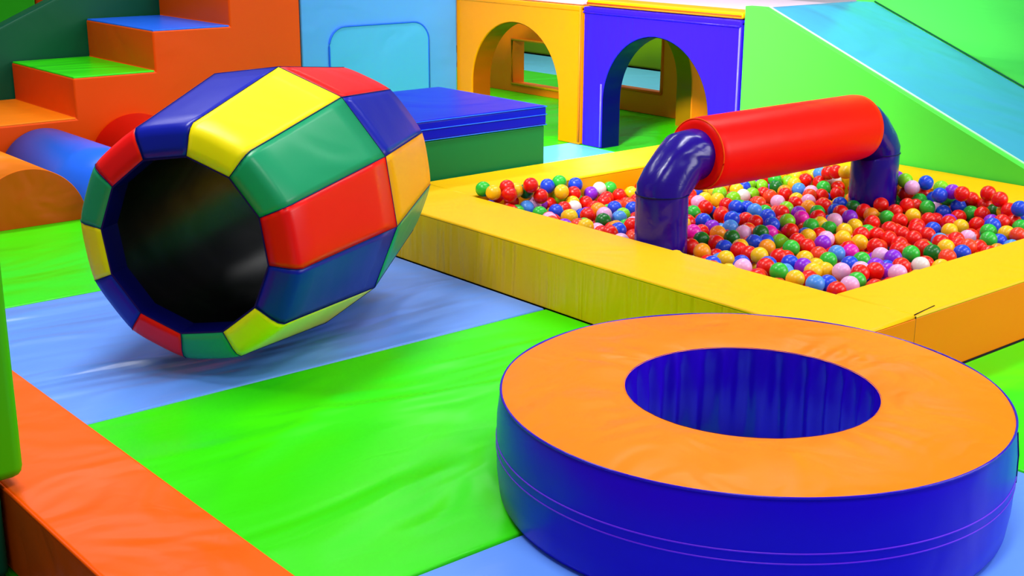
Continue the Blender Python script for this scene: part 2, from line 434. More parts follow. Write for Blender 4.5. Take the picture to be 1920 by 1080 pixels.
for i in range(len(A)): bm.faces.new((A[i], A[(i + 1) % len(A)], B[(i + 1) % len(A)], B[i]))
fl = link('flap', bm, vinyl('flap_blue_vinyl', (84, 186, 250), rough=.3, bump=.012), r, 'light blue flap with rounded corners', wn=False, smooth=False)
bm = bmesh.new(); tube(bm, rr_path(4.80, 5.63, .05, .735, .13, SY + .003), .006, 8)
link('flap_piping', bm, M['bright_blue'], fl, 'blue piping around the flap', wn=False)

# ------------------------------------------------------------------ play house: yellow and violet arch cubes
def arch_poly(a0, a1, z1, c, rad, spring, n=28):
    p = [(a0, 0), (c - rad, 0)]
    for i in range(n + 1):
        t = PI - PI * i / n
        p.append((c + rad * math.cos(t), spring + (.755 - spring) * math.sin(t)))
    return p + [(c + rad, 0), (a1, 0), (a1, z1), (a0, z1)]
def lining(bm, axis, c, rad, spring, d0, d1, pleats=22):
    n = 110; rows = []
    L = 2 * spring + PI * rad
    for i in range(n + 1):
        s = i / n * L
        if s < spring: q = (c - rad, s); nn = (1, 0)
        elif s < spring + PI * rad:
            t = PI - (s - spring) / rad; q = (c + rad * math.cos(t), spring + (.755 - spring) * math.sin(t)); nn = (-math.cos(t), -math.sin(t))
        else: q = (c + rad, L - s); nn = (-1, 0)
        w = .0045 * math.sin(s * pleats * 2) * (1 if s > .2 and s < L - .2 else .2)
        row = []
        for f in (0, .15, .5, .85, 1):
            off = .003 + max(0, w) * math.sin(PI * f)
            a, z = q[0] + nn[0] * off, q[1] + nn[1] * off
            d = d0 + (d1 - d0) * f
            row.append(bm.verts.new((d, a, z) if axis == 0 else (a, d, z)))
        rows.append(row)
    for i in range(n):
        for j in range(4): bm.faces.new((rows[i][j], rows[i][j + 1], rows[i + 1][j + 1], rows[i + 1][j]))
FX = 5.92
PV = vinyl('violet_piping_highlight', (120, 108, 255), rough=.25, bump=0)  # pale tint puts the edge highlight into the piping colour
# violet cube
r = root('arch_module', 'violet blue padded play house wall with an arched doorway, left of the slide', 'arch', (FX + .08, 5.645, 0))
bm = bmesh.new(); prism(bm, arch_poly(4.985, 6.305, .895, 5.67, .455, .30), 0, FX, FX + .17)
link('front_wall', bm, M['arch_blue'], r, bevel=.01)
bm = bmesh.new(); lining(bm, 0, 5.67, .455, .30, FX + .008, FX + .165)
link('arch_lining', bm, M['navy'], r, 'pleated lining of the arch, shade painted navy', wn=False)  # navy instead of the wall colour: shade of the jamb painted in
pad('top_band', FX - .008, FX + .17, 4.985, 6.305, .868, .903, M['arch_blue'], r, .01, 'violet band along the top')
for nm, pts in (('edge_piping', [(FX - .002, 4.995, .02), (FX - .002, 4.995, .865)]), ('edge_piping', [(FX - .002, 6.13, .01), (FX - .002, 6.13, .42)]), ('top_piping', [(FX - .009, 4.99, .868), (FX - .009, 6.30, .868)])):
    bm = bmesh.new(); tube(bm, pts, .006, 8); link(nm, bm, PV if nm == 'edge_piping' else M['arch_blue'], r, 'piping with highlight painted pale violet' if nm == 'edge_piping' else None, wn=False)
# yellow cube
r = root('arch_module', 'yellow padded play house wall with an arched doorway, behind the blue bench', 'arch', (FX + .06, 6.97, 0))
YA = vinyl('golden_yellow_vinyl', (255, 150, 0), rough=.26, bump=.008)
bm = bmesh.new(); prism(bm, arch_poly(6.312, 7.632, .9, 6.985, .463, .30), 0, FX - .02, FX + .15)
link('front_wall', bm, YA, r, bevel=.01)
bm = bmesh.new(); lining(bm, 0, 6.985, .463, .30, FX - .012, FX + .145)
link('arch_lining', bm, vinyl('shaded_orange_lining', (206, 92, 0), bump=.008), r, 'pleated orange lining of the arch, shade painted in', wn=False)  # browner than the wall: jamb shade is painted into the lining
pad('top_band', FX - .026, FX + .15, 6.312, 7.632, .87, .905, YA, r, .01, 'yellow band along the top')
bm = bmesh.new(); tube(bm, [(FX - .021, 6.318, .02), (FX - .021, 6.318, .9)], .008, 8); link('edge_piping', bm, M['tang'], r, 'orange piping', wn=False)
# partition with an arch between the cubes
r = root('partition_wall', 'orange padded partition with an arch inside the play house, seen through the violet arch', 'partition', (6.6, 6.39, 0))
bm = bmesh.new(); prism(bm, arch_poly(6.095, 7.2, .9, 6.545, .45, .30), 1, 6.315, 6.465)
link('panel', bm, M['tang'], r, bevel=.01)
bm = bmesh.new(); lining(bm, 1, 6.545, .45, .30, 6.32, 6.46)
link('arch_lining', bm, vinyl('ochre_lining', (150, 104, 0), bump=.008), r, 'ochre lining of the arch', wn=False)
# rear wall with a window
def window_wall(name, label, x, y0, y1, z1, wy0, wy1, wz0, wz1, m, m2):
    r = root(name, label, 'window wall', (x + .07, (y0 + y1) / 2, 0), 'play house window walls')
    bm = bmesh.new()
    def fr(x_):
        o_ = [bm.verts.new((x_, y, z)) for y, z in ((y0, 0), (y1, 0), (y1, z1), (y0, z1))]
        i_ = [bm.verts.new((x_, y, z)) for y, z in ((wy0, wz0), (wy1, wz0), (wy1, wz1), (wy0, wz1))]
        for k in range(4): bm.faces.new((o_[k], o_[(k + 1) % 4], i_[(k + 1) % 4], i_[k]))
        return o_, i_
    a, b = fr(x), fr(x + .14)
    for k in range(4):
        bm.faces.new((a[0][k], a[0][(k + 1) % 4], b[0][(k + 1) % 4], b[0][k])); bm.faces.new((a[1][k], a[1][(k + 1) % 4], b[1][(k + 1) % 4], b[1][k]))
    link('panel', bm, m, r, bevel=.01)
    pts = [(x - .003, wy0, wz0), (x - .003, wy1, wz0), (x - .003, wy1, wz1), (x - .003, wy0, wz1), (x - .003, wy0, wz0)]
    bm = bmesh.new(); tube(bm, pts, .012, 8); link('window_piping', bm, m2, r, 'piping around the window opening', wn=False)
window_wall('window_wall', 'orange rear wall of the play house with a square window, seen through the violet arch', 7.205, 6.47, 7.62, .9, 6.81, 7.5, .17, .7, M['tang'], M['orange'])
window_wall('window_wall', 'orange wall with a low square window, seen through the yellow arch', 7.205, 7.64, 9.1, .72, 7.8, 8.55, .07, .44, M['tang'], M['amber'])
# roof mat
o = pad('roof_mat', FX + .01, 7.2, 6.33, 7.6, .907, .94, M['wall_pad'], None, .012); tag(o, 'pale lilac roof mat on top of the yellow arch wall', 'roof mat')
r = root('roof_mat', 'pale lilac roof mat with amber front roll on top of the violet arch wall', 'roof mat', (6.6, 5.65, .905))
pad('front_roll', FX + .01, FX + .2, 4.99, 6.3, .906, .948, M['amber'], r, .016, 'amber roll along the front edge')
pad('pad', FX + .205, 6.98, 4.99, 6.3, .906, .945, M['wall_pad'], r, .012, 'pale lilac surface')
bm = bmesh.new(); tube(bm, [(FX + .012, 5.0, .925), (FX + .012, 6.29, .925)], .006, 8); link('edge_piping', bm, M['deep_orange'], r, 'orange edge piping', wn=False)
o = pad('olive_block', 9.25, 9.9, 7.5, 11.3, 0, .42, M['olive'], None, .02); tag(o, 'olive green padded block far beyond the yellow arch window', 'block')
o = pad('jade_block', 9.3, 9.9, 5.6, 7.45, 0, .62, M['jade'], None, .02); tag(o, 'jade green padded block far beyond the violet arch window', 'block')

# ------------------------------------------------------------------ slide
r = root('padded_slide', 'wide sky blue padded slide with green sides, descending beside the ball pit', 'slide', (6.6, 3.9, 0))
top = [(4.975, .985), (4.842, .985)]
bm = bmesh.new(); prism(bm, [(4.975, 0), (4.975, .985), (4.842, .985), (2.4, .005), (2.4, 0)], 0, 5.93, 5.99)
link('side_panel', bm, vinyl('slide_green_vinyl', (86, 236, 74), rough=.28, bump=.014, scale=1.5), r, 'bright green near side', bevel=.012)
bm = bmesh.new(); prism(bm, [(4.975, 0), (4.975, .97), (4.842, .97), (2.42, -.0), (2.42, -.02 + .02)][:4], 0, 5.99, 6.985)
link('slide_bed', bm, vinyl('slide_blue_vinyl', (66, 160, 205), rough=.26, spec=.35, bump=.05, scale=1.4), r, 'sky blue sliding surface', bevel=.02)
bm = bmesh.new(); tube(bm, [(5.985, 4.842, .983), (5.985, 2.42, .012)], .008, 8)
link('side_highlight', bm, vinyl('pale_green_highlight', (190, 250, 200), rough=.25, bump=0), r, 'painted highlight along the slope', wn=False)  # pale strip paints the white highlight where side meets bed
bm = bmesh.new(); tube(bm, [(6.982, 4.842, .974), (6.982, 2.42, .006)], .005, 8)
link('far_seam', bm, M['pine'], r, 'dark seam along the far edge', wn=False)
o = pad('slide_wall', 6.99, 7.12, 1.6, 4.99, 0, 1.9, vinyl('wall_green_vinyl', (92, 240, 90), rough=.28, bump=.05, scale=1.2, stretch=(1, .5, 2)), None, .02)
tag(o, 'tall bright green padded wall along the far edge of the blue slide', 'wall pad')

# ------------------------------------------------------------------ half cylinder bumps
def half(name, label, xc, rad, y0, y1, m, m2, ml):
    r = root(name, label, 'bump', (xc, (y0 + y1) / 2, 0), 'half cylinder bumps')
    bm = bmesh.new(); n = 40
    A = [bm.verts.new((xc + rad * math.cos(PI * k / n), y0, rad * math.sin(PI * k / n))) for k in range(n + 1)]
    B = [bm.verts.new((xc + rad * math.cos(PI * k / n), y1, rad * math.sin(PI * k / n))) for k in range(n + 1)]
    for k in range(n): bm.faces.new((A[k], A[k + 1], B[k + 1], B[k]))
    bm.faces.new((A[0], B[0], B[n], A[n])); bm.faces.new(B); bm.faces.new(A)
    link('curved_cover', bm, m, r, None, wn=True)
    bm = bmesh.new(); prism(bm, [((xc + (rad - .003) * math.cos(PI * k / n)), (rad - .003) * math.sin(PI * k / n) + .001) for k in range(n + 1)], 1, y0 - .006, y0 + .001)
    link('end_cover', bm, m2, r, ml, wn=False, smooth=False)
half('half_cylinder', 'orange half cylinder bump at the left edge, nearest of the three', 2.245, .287, 6.34, 7.58, M['tang'], vinyl('bump_end_shaded', (205, 84, 0), bump=.03, scale=3), 'orange end face, shade painted in')  # end face colour darkened to carry the barrel's shade
half('half_cylinder', 'bright blue half cylinder bump between the orange and the red one', 2.80, .268, 6.0, 7.58, M['bright_blue'], M['bright_blue'], 'blue end face')
half('half_cylinder', 'red half cylinder bump against the side of the orange staircase', 3.37, .30, 6.1, 7.58, M['red'], M['red'], 'red end face')
BALLS = (
    "p 41101 29014 1867;g 38815 30227 2005;r 41752 27963 1993;c 38518 28297 2006;g 45470 28823 1873;y 38514 29214 1988;r 53867 31800 2707;r 53986 29972 275"
    "0;b 53457 32676 2549;y 37390 45666 2668;y 40446 32513 1880;r 37970 45210 2565;p 53876 34429 2561;G 46113 28271 1923;r 39986 45311 2199;a 39034 34320 1"
    "917;r 39530 45520 2750;r 54731 30992 2750;w 43768 27286 2006;b 54762 34272 2704;g 43127 33019 1650;p 39369 27383 2003;r 38360 27221 2017;p 41912 27065"
    " 2079;y 41689 45731 2111;g 53307 33164 1894;y 46190 32669 1650;y 46145 31785 1650;b 53274 28602 2662;r 52057 34838 1908;r 45511 34944 1650;g 49743 279"
    "24 1954;y 38819 32885 1936;v 44832 32698 1650;r 46000 30879 1688;g 42549 30704 1704;o 45678 27312 2009;c 43777 31208 1681;r 39289 31246 1894;r 46159 4"
    "0499 1625;a 42364 33681 1671;r 50893 33006 1659;r 48272 30551 1717;b 46986 39339 1713;r 43835 32760 1650;G 42545 35758 1650;b 41376 46410 2318;p 38257"
    " 31526 1987;r 52729 33866 1951;g 37390 46410 2706;r 41022 28111 1997;b 46702 27299 2010;o 51171 27413 2020;r 47642 31360 1658;v 44343 28903 1874;r 406"
    "80 42822 1628;v 40811 30598 1771;b 42404 34423 1725;m 47870 36197 1650;r 49601 33582 1650;y 40341 29775 1836;r 52640 30185 1736;r 41428 32309 1698;g 5"
    "0957 33748 1641;r 53984 30751 1922;y 52228 33203 1650;o 47810 27699 2005;v 44128 46248 1596;c 47264 38438 1668;r 40854 33935 1751;r 45359 38809 1650;p"
    " 43595 35994 1654;l 46833 36166 1650;m 44505 31052 1650;y 50614 30293 1741;r 49258 30515 1721;v 49718 34878 1650;p 44539 29617 1793;l 43864 34225 1558"
    ";y 39572 42808 1728;G 40051 41139 1769;a 42664 36648 1658;G 40980 36101 1742;y 51730 30440 1727;y 47306 28392 1918;p 48609 34901 1650;r 43209 27778 19"
    "70;r 48084 37508 1650;b 40809 34677 1696;b 54370 32218 1971;r 55010 31969 2260;b 43943 38640 1650;G 43993 35364 1713;r 52078 32268 1650;b 44619 37551 "
    "1845;g 46860 34875 1666;g 51233 28806 1894;g 47171 34128 1634;y 47910 41287 1607;r 50891 37241 1650;r 47080 32370 1734;r 45460 36892 1667;b 45787 3621"
    "0 1650;c 43937 37039 1650;r 41107 35359 1718;r 54286 40952 1820;g 40084 27592 1984;r 48855 31521 1650;r 53463 38344 1650;y 45264 33811 1650;b 53815 32"
    "626 1686;r 52672 29034 2070;b 43216 46410 2147;b 46917 37372 1650;b 40906 31336 1734;p 49664 39004 1650;y 47269 33390 1666;o 43117 31609 1650;y 41079 "
    "29768 1735;r 47825 32082 1641;g 43291 29653 1798;r 51289 35231 1650;g 54270 31493 1787;r 45571 45704 1394;v 54169 32479 2648;g 42142 46410 2404;r 5132"
    "0 39866 1650;o 50362 40039 1648;r 49188 32385 1650;r 53795 29365 2362;r 46491 28986 1913;b 40149 44414 1596;w 44849 46395 1714;y 48433 33684 1650;r 49"
    "986 31574 1650;b 51928 29041 2021;r 42699 45965 1848;c 41421 41500 1627;b 42375 29551 1807;c 52797 40192 1640;a 50848 34498 1650;c 39355 45597 1678;r "
    "45782 29630 1800;y 51455 28095 1920;w 49450 40979 1638;b 43151 43571 1471;r 40655 33217 1756;y 42148 31559 1650;r 53556 31670 1669;r 51998 34022 1732;"
    "r 52000 31205 1711;g 53760 39417 1746;G 52696 41534 1573;a 49843 37329 1650;r 38344 45834 2750;r 45648 37612 1633;b 39252 28276 1875;b 50518 31050 167"
    "3;y 38070 40178 1995;r 38018 38631 2008;r 53935 38868 2627;r 50073 38286 1650;r 52589 38645 1614;G 51508 35984 1650;p 49621 28824 1873;r 50018 35603 1"
    "702;r 48021 29081 1879;r 43928 45089 1396;o 48698 39396 1650;r 48576 35802 1650;p 40682 41728 1860;r 44092 33459 1707;g 45590 46410 1636;r 43165 45591"
    " 1368;b 38871 38982 1932;y 39023 46003 2494;l 48294 40629 1729;r 47328 40210 1625;r 48750 28831 1928;w 41777 44905 1455;b 51636 36831 1650;p 45533 330"
    "47 1650;l 54360 33199 2674;m 44721 35452 1582;y 53567 41084 1676;v 43440 37668 1600;l 50192 41029 1607;o 51866 38811 1685;r 55010 31240 2104;r 47207 3"
    "0516 1638;p 50935 38173 1650;l 54222 35061 2750;a 41566 43055 1708;g 54152 34134 1935;g 38881 44109 1725;r 54225 39525 2427;r 39245 29130 1874;g 52943"
    " 28281 1927;r 48912 27859 1752;r 54212 39999 1854;v 42477 27860 1859;b 50646 27945 1716;r 54433 39027 1722;r 40971 44762 1545;g 49448 36496 1615;b 431"
    "43 34393 1641;v 48699 36997 1594;G 39745 46103 2338;r 42491 37452 1576;y 47602 34944 1634;v 42817 28653 1844;y 53753 38156 2750;b 50432 36213 1598;r 4"
    "8131 28359 1877;G 54703 30571 1989;r 41430 46320 1425;r 46116 33867 1571;l 48957 37932 1614;b 47718 39274 1585;r 53393 28873 1973;y 42208 45509 1518;y"
    " 47806 42020 1526;p 46680 41428 1628;r 50787 32034 1615;l 52354 42241 1538;b 38051 32889 1851;r 50929 40933 1557;r 44520 45522 1425;l 48743 41887 1730"
    ";r 53460 33888 1808;y 41705 30664 1601;l 42134 46410 1652;p 41963 28738 1830;r 53099 32525 1435;r 54509 35143 2051;r 50474 29186 1729;y 41571 34457 16"
    "58;p 40051 45862 1702;y 51026 38949 1584;r 45172 31606 1567;l 54242 42009 1545;o 44285 36325 1594;g 54841 33085 2117;r 44589 27592 1846;r 37772 30427 "
    "1891;y 44522 26851 1884;y 50030 41902 1710;r 39874 34291 1549;w 55010 39684 1895;v 53427 29948 1789;p 52704 39365 1657;c 39495 30457 1806;b 48576 4331"
    "5 1618;g 48255 32873 1551;c 54742 40406 2184;r 55010 34539 2052;b 54824 33820 1994;m 41776 37298 1718;a 52146 40569 1549;r 39113 46410 1868;o 38320 40"
    "911 1846;g 48039 38456 1482;p 38040 42526 1868;b 39919 31634 1779;o 44198 43665 1467;r 40193 26840 1861;r 42542 44301 1432;r 48024 26873 1846;r 38459 "
    "39592 1743;r 38190 46410 2304;g 44761 40017 1649;b 39687 32791 1627;b 40941 43479 1445;y 54404 29905 2137;a 39567 39829 1758;c 48663 29538 1759;r 4744"
    "3 35639 1281;v 40714 46173 1568;b 38789 32029 1845;r 38395 30836 1732;p 39086 40518 1590;r 42259 32567 1443;l 42452 42299 1468;r 39720 35541 1759;y 49"
    "125 42564 1697;o 46853 31266 1421;b 46752 40690 1243;b 43563 28657 1625;g 38377 45137 1697;b 50855 42135 1692;r 45963 39327 1549;v 52639 31570 1621;c "
    "49673 26813 1845;a 48753 26917 1808;p 37690 37625 1904;r 38473 33496 1697;p 54348 33406 1623;b 46113 34595 1423;g 53533 42327 1729;v 38371 41880 1638")
REST = (
    "y 37503 31607 1914;o 49123 38700 1252;r 47473 36980 1349;l 51690 42504 1698;r 39206 43509 1430;r 37670 44735 1876;o 37587 41844 1901;y 40899 32854 117"
    "0;y 49462 43214 1560;r 46545 29731 1603;g 41097 40748 1417;y 55010 41063 1959;c 39404 33710 1582;r 47839 29763 1587;y 40025 43426 1540;r 52093 29547 1"
    "467;o 44155 44366 1247;r 39914 40439 1540;r 45353 35652 1259;r 45321 44974 1120;y 54957 42073 1724;v 44975 30193 1408;g 48018 39940 1482;r 42909 35104"
    " 1446;r 49262 39982 1476;r 44371 31823 1405;y 37587 34404 1856;r 49949 32526 1408;b 53413 38980 1269;a 51445 35476 977;g 47214 29253 1693;r 38563 4312"
    "3 1713;r 38401 45867 1629;r 41139 27495 1558;r 46563 33287 1315;c 44124 37744 1334;r 47570 32637 1128;r 40304 39605 1803;a 51630 37521 1393;y 46413 45"
    "712 1399;r 50840 26707 1956;b 50256 27234 1653;r 44597 39314 1444;r 49375 41672 1419;g 39879 42208 1399;r 46214 35627 1314;r 50866 40730 815;r 37435 2"
    "9115 1896;r 41052 26796 1786;r 42981 38720 1725;r 49550 29654 1545;v 41579 43860 1346;r 50555 35294 1274;g 43371 44246 1167;r 46090 31393 991;r 37428 "
    "32340 1892;b 54559 29132 1926;a 50111 42902 1691;o 41839 36260 1419;y 52550 37555 1399;b 46642 36784 1292;r 43345 36715 1349;b 49257 35698 1326;g 4333"
    "8 46396 1318;r 46532 39876 1272;b 46595 38807 1249;r 43484 33540 1247;r 50134 36746 1166;y 40877 45498 1159;r 51207 34159 952;y 40411 46410 2212;g 375"
    "18 44013 1856;y 42793 26779 1780;r 54192 43195 1566;r 47732 42944 1592;r 45071 38020 1425;l 44747 34783 1249;o 49009 33119 1321;g 45434 39825 1122;r 5"
    "3946 33854 1116;r 47929 33382 1113;a 47557 40744 1109;r 41281 42860 944;r 38101 29757 1643;o 42253 43559 1436;g 52888 34385 1419;r 49201 34142 1391;r "
    "45657 32183 1242;r 52933 33599 1266;b 48310 31334 1137;r 50295 37747 1133;r 42921 44881 1151;v 53738 42658 1100;r 46599 32237 1112;b 43635 42849 1508;"
    "b 37579 46170 1843;y 40004 28745 1570;r 43989 28080 1446;r 44658 28426 1411;b 43813 39359 1411;r 41945 27519 1394;r 43060 32297 1313;l 51637 34687 130"
    "5;r 39261 31749 1352;b 41628 28311 1341;r 54970 33073 1344;r 51365 32462 1295;r 42956 28098 1299;r 52978 40885 1263;r 51592 33486 1262;p 48690 36411 1"
    "158;r 53904 31367 1092;r 49239 37324 1174;r 52977 42645 1115;r 42079 44176 879;a 53412 37432 1534;r 54814 37371 1595;r 55010 36435 1653;a 54955 35875 "
    "2141;v 54533 35738 2739;g 54628 35634 1504;a 54116 37260 1361;r 47031 42072 1498;o 38470 37645 1873;c 52751 27065 1925;r 41305 39327 1853;r 37400 2789"
    "0 1866;y 54117 28099 1903;r 51879 26824 1949;r 40159 38208 1841;l 39822 37413 1943;r 54945 26783 1960;y 42176 38279 1850;r 40766 38678 1896;o 41643 40"
    "375 1854;r 40723 37128 1915;r 54165 27346 1910;g 41182 38005 1851;a 37444 40656 1841;g 54931 27731 1900;b 40011 36695 1895;a 43547 40037 1841;r 42521 "
    "40406 1737;r 44482 40943 1721;r 37695 33546 1757;c 45444 43154 1691;g 46097 26724 1757;y 53500 26954 1701;r 45784 42133 1693;b 37516 26964 1806;g 4362"
    "6 40785 1776;r 46312 43112 1694;y 45131 41349 1776;r 42293 39183 1694;y 43486 41626 1724;b 44151 42073 1691;r 54784 38254 1748;r 47241 26770 1743;p 40"
    "870 40060 1706;o 52227 27590 1739;r 44736 42557 1719;o 39284 38132 1732;v 37424 39122 1768;b 42712 41157 1710;r 51019 42953 1693;r 52285 46180 1547;p "
    "37649 45437 1585;r 51048 43797 1564;b 39189 41396 1574;r 48822 45518 1543;r 48088 45009 1588;r 54298 43997 1647;p 47209 43764 1647;y 46753 27909 1582;"
    "o 52339 43475 1595;y 50018 43837 1556;y 45949 43806 1627;y 48740 44395 1560;l 47194 44559 1574;a 51720 45113 1592;l 54138 45420 1541;r 48368 46168 154"
    "6;v 53073 43285 1569;r 49846 45049 1564;b 52369 44750 1568;g 37785 43135 1557;r 50754 45634 1566;r 53872 46117 1541;y 54965 43136 1600;b 51081 44678 1"
    "551;r 53495 44677 1553;y 46360 44565 1550;b 54915 46096 1543;p 54760 28525 1563;r 47367 45276 1579;v 48055 43974 1602;r 38841 26729 1589;g 45266 28017"
    " 1541;r 45257 26763 1624;v 53010 45513 1545;v 54973 32182 1551;b 51334 29688 1446;r 41343 42354 1502;r 39350 29824 1453;v 49361 46273 1407;r 45248 441"
    "49 1446;g 46291 38142 1399;p 50054 28332 1394;c 39494 44821 1411;b 39204 37377 1480;r 52948 29436 1422;r 47508 46072 1451;a 40034 31007 1408;o 38020 2"
    "8800 1416;c 54747 44638 1443;c 41364 33369 1482;g 38029 27551 1412;r 43591 30404 1393;r 38160 44249 1468;b 43418 26924 1404;b 51476 31608 1391;y 52246"
    " 28434 1452;r 39753 38954 1504;r 38769 27910 1405;r 54043 34706 1429;o 51918 44092 1403;a 48261 27699 1391;r 54181 30039 1449;p 54909 40358 1423;c 536"
    "50 28419 1434;c 52828 44073 1479;r 47310 27452 1458;r 37955 31994 1438;r 40323 35820 1391;b 53161 27555 1407;r 38093 34077 1431;r 37577 38296 1473;r 5"
    "0159 46394 1393;l 42906 39524 1436;b 53310 30641 1403;r 51563 46146 1402;v 42011 39899 1404;r 37408 30915 1453;o 54135 32042 1257;r 40384 36838 1269;y"
    " 41496 29327 1288;y 38205 40389 1275;v 54576 26833 1270;r 54233 38038 1263;r 46121 28853 1279;y 52268 26948 1332;b 39964 27435 1253;l 38284 38837 1328"
    ";r 45812 41278 1319;a 48518 32240 1273;r 50175 34045 1284;y 49154 29048 1353;o 40002 33361 1244;g 41299 38463 1244;c 40401 28048 1314;v 38989 28639 12"
    "73;a 45907 27399 1254;r 51561 27271 1274;r 49422 27392 1269;r 47039 42925 1256;g 47804 28632 1251;p 37415 40043 1320;c 48449 42550 1273;a 43843 29633 "
    "1261;g 54785 41349 1271;r 41727 35473 1241;y 51543 41425 1245;y 45528 40545 1251;a 53632 40110 1349;b 44984 29181 1326;y 48049 34180 1266;p 38630 3250"
    "9 1311;y 41969 41122 1294;r 49414 31186 1255;r 41298 36828 1284;y 43065 29120 1240;g 54931 34305 1300;r 37672 41380 1260;b 50047 30435 1283;g 51487 28"
    "393 1246;o 54906 31079 1350;g 49409 44247 1305;b 50299 39387 1244;r 44738 41858 1302;r 48849 40743 1244;r 49844 40442 1328;r 51977 38208 1243;r 51666 "
    "43117 1297;a 44045 27337 1241;o 41924 29915 1360;r 39166 42361 1245;r 48693 28427 1248;r 53740 29306 1317;o 40455 31780 1289;l 37564 42442 1248;o 3990"
    "9 37726 1266;r 54009 27648 1255;r 41738 26758 1279;y 54970 29839 1317;y 42724 30074 1260;g 54530 39674 1250;r 39559 26790 1246;g 37461 30032 1316;r 40"
    "493 39031 1243;r 40252 30290 1309;y 40360 35079 1275;r 46318 42433 1290;p 39431 34913 1269;g 37616 32944 1141;g 46751 26815 1114;p 39305 39526 1105;y "
    "54034 41357 1159;a 44803 43006 1104;a 37635 46010 1095;r 40916 28702 1093;r 42780 37985 1157;p 44794 33218 1127;b 52183 45545 1138;c 42564 33151 1097;"
    "v 50753 26899 1184;r 44821 27249 1178;r 44000 40317 1158;r 38949 31088 1112;y 38760 38168 1133;v 50740 28400 1130;b 47590 37829 1113;r 51528 30895 115"
    "3;y 53006 46183 1178;y 44645 37118 1171;r 52376 30554 1112;r 54459 29212 1125;l 38759 30156 1104;g 42441 38691 1156;r 37539 28327 1093;r 44149 41366 1"
    "189;v 51864 39571 1131;y 43199 40143 1099;r 43455 38386 1145;b 48744 30716 1137;r 47758 26730 1167;a 40224 29335 1118;r 44133 28952 1105;o 52967 28229"
    " 1144;g 41373 39428 1122;g 53543 43832 1178;y 38111 37509 1155;r 40370 26728 1120;g 39069 46075 1165;r 50419 41644 1094;r 40196 41463 1127;r 45028 309"
    "51 1125;y 46516 43539 1105;r 50081 29011 1104;y 50883 36590 1110;r 50102 45685 1156;r 43990 34867 1094;b 47219 29891 1107;r 53049 26701 1111;r 46151 3"
    "0219 1109;o 54965 35041 1105;p 45173 36385 1127;r 52139 31781 1105;y 51499 40525 1148;g 38080 30438 1098;r 43313 42283 1155;c 41083 30962 1095;v 46161"
    " 37362 1156;r 40652 37946 1128;b 40036 46395 1097;r 38586 41132 1140;l 38497 42670 1116;g 50213 33194 1123;r 50542 29740 1114;y 48142 45562 1112;g 396"
    "57 36907 1146;r 43651 31885 1180;r 54306 32757 1114;g 42190 29063 1116;r 44237 32501 1099;g 40101 45312 1166;c 48596 29953 1126;r 45511 29762 1113;b 4"
    "1954 41872 1126;r 42011 42801 1113;r 44470 38508 1106;r 45241 42379 1179;r 39005 33272 1108;l 42622 34095 1091;r 43077 31090 1111;y 49640 42299 1145;r"
    " 41688 37703 1107;r 46793 28500 1101;c 37576 43821 1119;r 53469 33111 1168;p 42590 27178 1113;l 37559 34615 1098;o 38193 26868 1181;l 50562 43201 1178"
    ";r 54502 36276 1136;r 38829 45325 1091;g 47230 34775 1002;r 46954 45091 963;p 46673 34232 953;r 54267 44235 943;b 52551 28960 1025;a 47923 44612 944;r"
    " 38566 43437 1033;b 42646 31791 952;r 47715 30704 975;r 42922 35822 1000;r 48885 34740 942;r 47156 41449 1044;y 41869 34162 1028;c 45094 41282 1002;r "
    "54888 42420 972;g 49575 31972 1018;b 44240 30351 976;r 50398 42445 980;g 54701 38692 1032;y 50453 38447 943;b 39703 32316 954;a 45816 44399 991;y 3756"
    "6 39251 964;r 47955 35025 976;r 50274 44494 978;l 45466 34184 999;r 52336 32700 1004;g 48397 38968 977;r 45787 33355 1027;r 52746 38140 950;b 47648 31"
    "751 950;r 41045 35645 963;r 41448 31618 974;o 42836 43004 975;r 54945 45603 963;y 37606 44862 1025;r 46917 46241 968;r 50620 31038 950;p 42463 40673 9"
    "70;r 42138 30835 1021;r 40211 39834 1041;g 49502 39278 958;r 52985 31191 1043;r 41143 34645 1029;r 54290 28305 954;r 45188 46352 1001;p 39216 27489 94"
    "6;r 49050 44896 1000;r 42099 36979 958;b 46923 38163 969;r 39685 43934 975;r 54607 43584 1051;r 38838 44518 995;c 39443 41744 957;r 41258 29980 1045;p"
    " 40609 33747 979;p 43154 41530 973;b 50289 27558 969;r 48633 41745 996;r 51181 42459 947;a 47706 43627 981;y 44401 33888 1020;r 48854 43685 956;r 4579"
    "5 28200 961;b 46077 45098 959;p 40553 42520 941;b 47455 38868 1019;y 52241 33929 983;r 38865 34049 1049;b 50005 36022 1008;r 50854 39804 954;r 38661 2"
    "9382 982;r 43849 35697 946;r 37447 27041 1012;y 40610 44148 1001;r 45759 43254 982;r 54195 30633 998;r 52550 27626 1011;r 38235 33497 948;r 45514 3705"
    "5 957;g 41030 41594 1005;b 54929 37960 1016;v 54849 27444 969;r 45942 46247 956;r 49701 38308 987;r 39572 40821 1001;r 47207 39634 1034;r 44930 32203 "
    "1022;r 52258 41223 994;r 38378 39492 995;r 53409 45258 965;p 37491 33776 1051;r 53041 39674 979;b 38103 42007 964;r 50911 46318 1021;v 52533 39111 941"
    ";g 43883 45867 959;r 51773 29018 1000;b 46785 30568 986;a 38276 31357 992;p 48425 38026 976;g 45839 38822 971;g 48517 27051 1000;l 39371 38609 954;r 5"
    "1193 45286 969;o 49764 35130 942;p 42300 28003 954;a 44051 42478 1020;r 49899 26772 1055;r 44784 40357 986;r 54234 40660 972;y 53091 29987 950;y 46264"
    " 41746 983;r 41899 45981 967;r 53473 41951 977;r 52410 40107 975;a 41469 40245 1030;r 54013 26933 814;r 47898 41363 827;r 54852 31969 853;b 52734 4195"
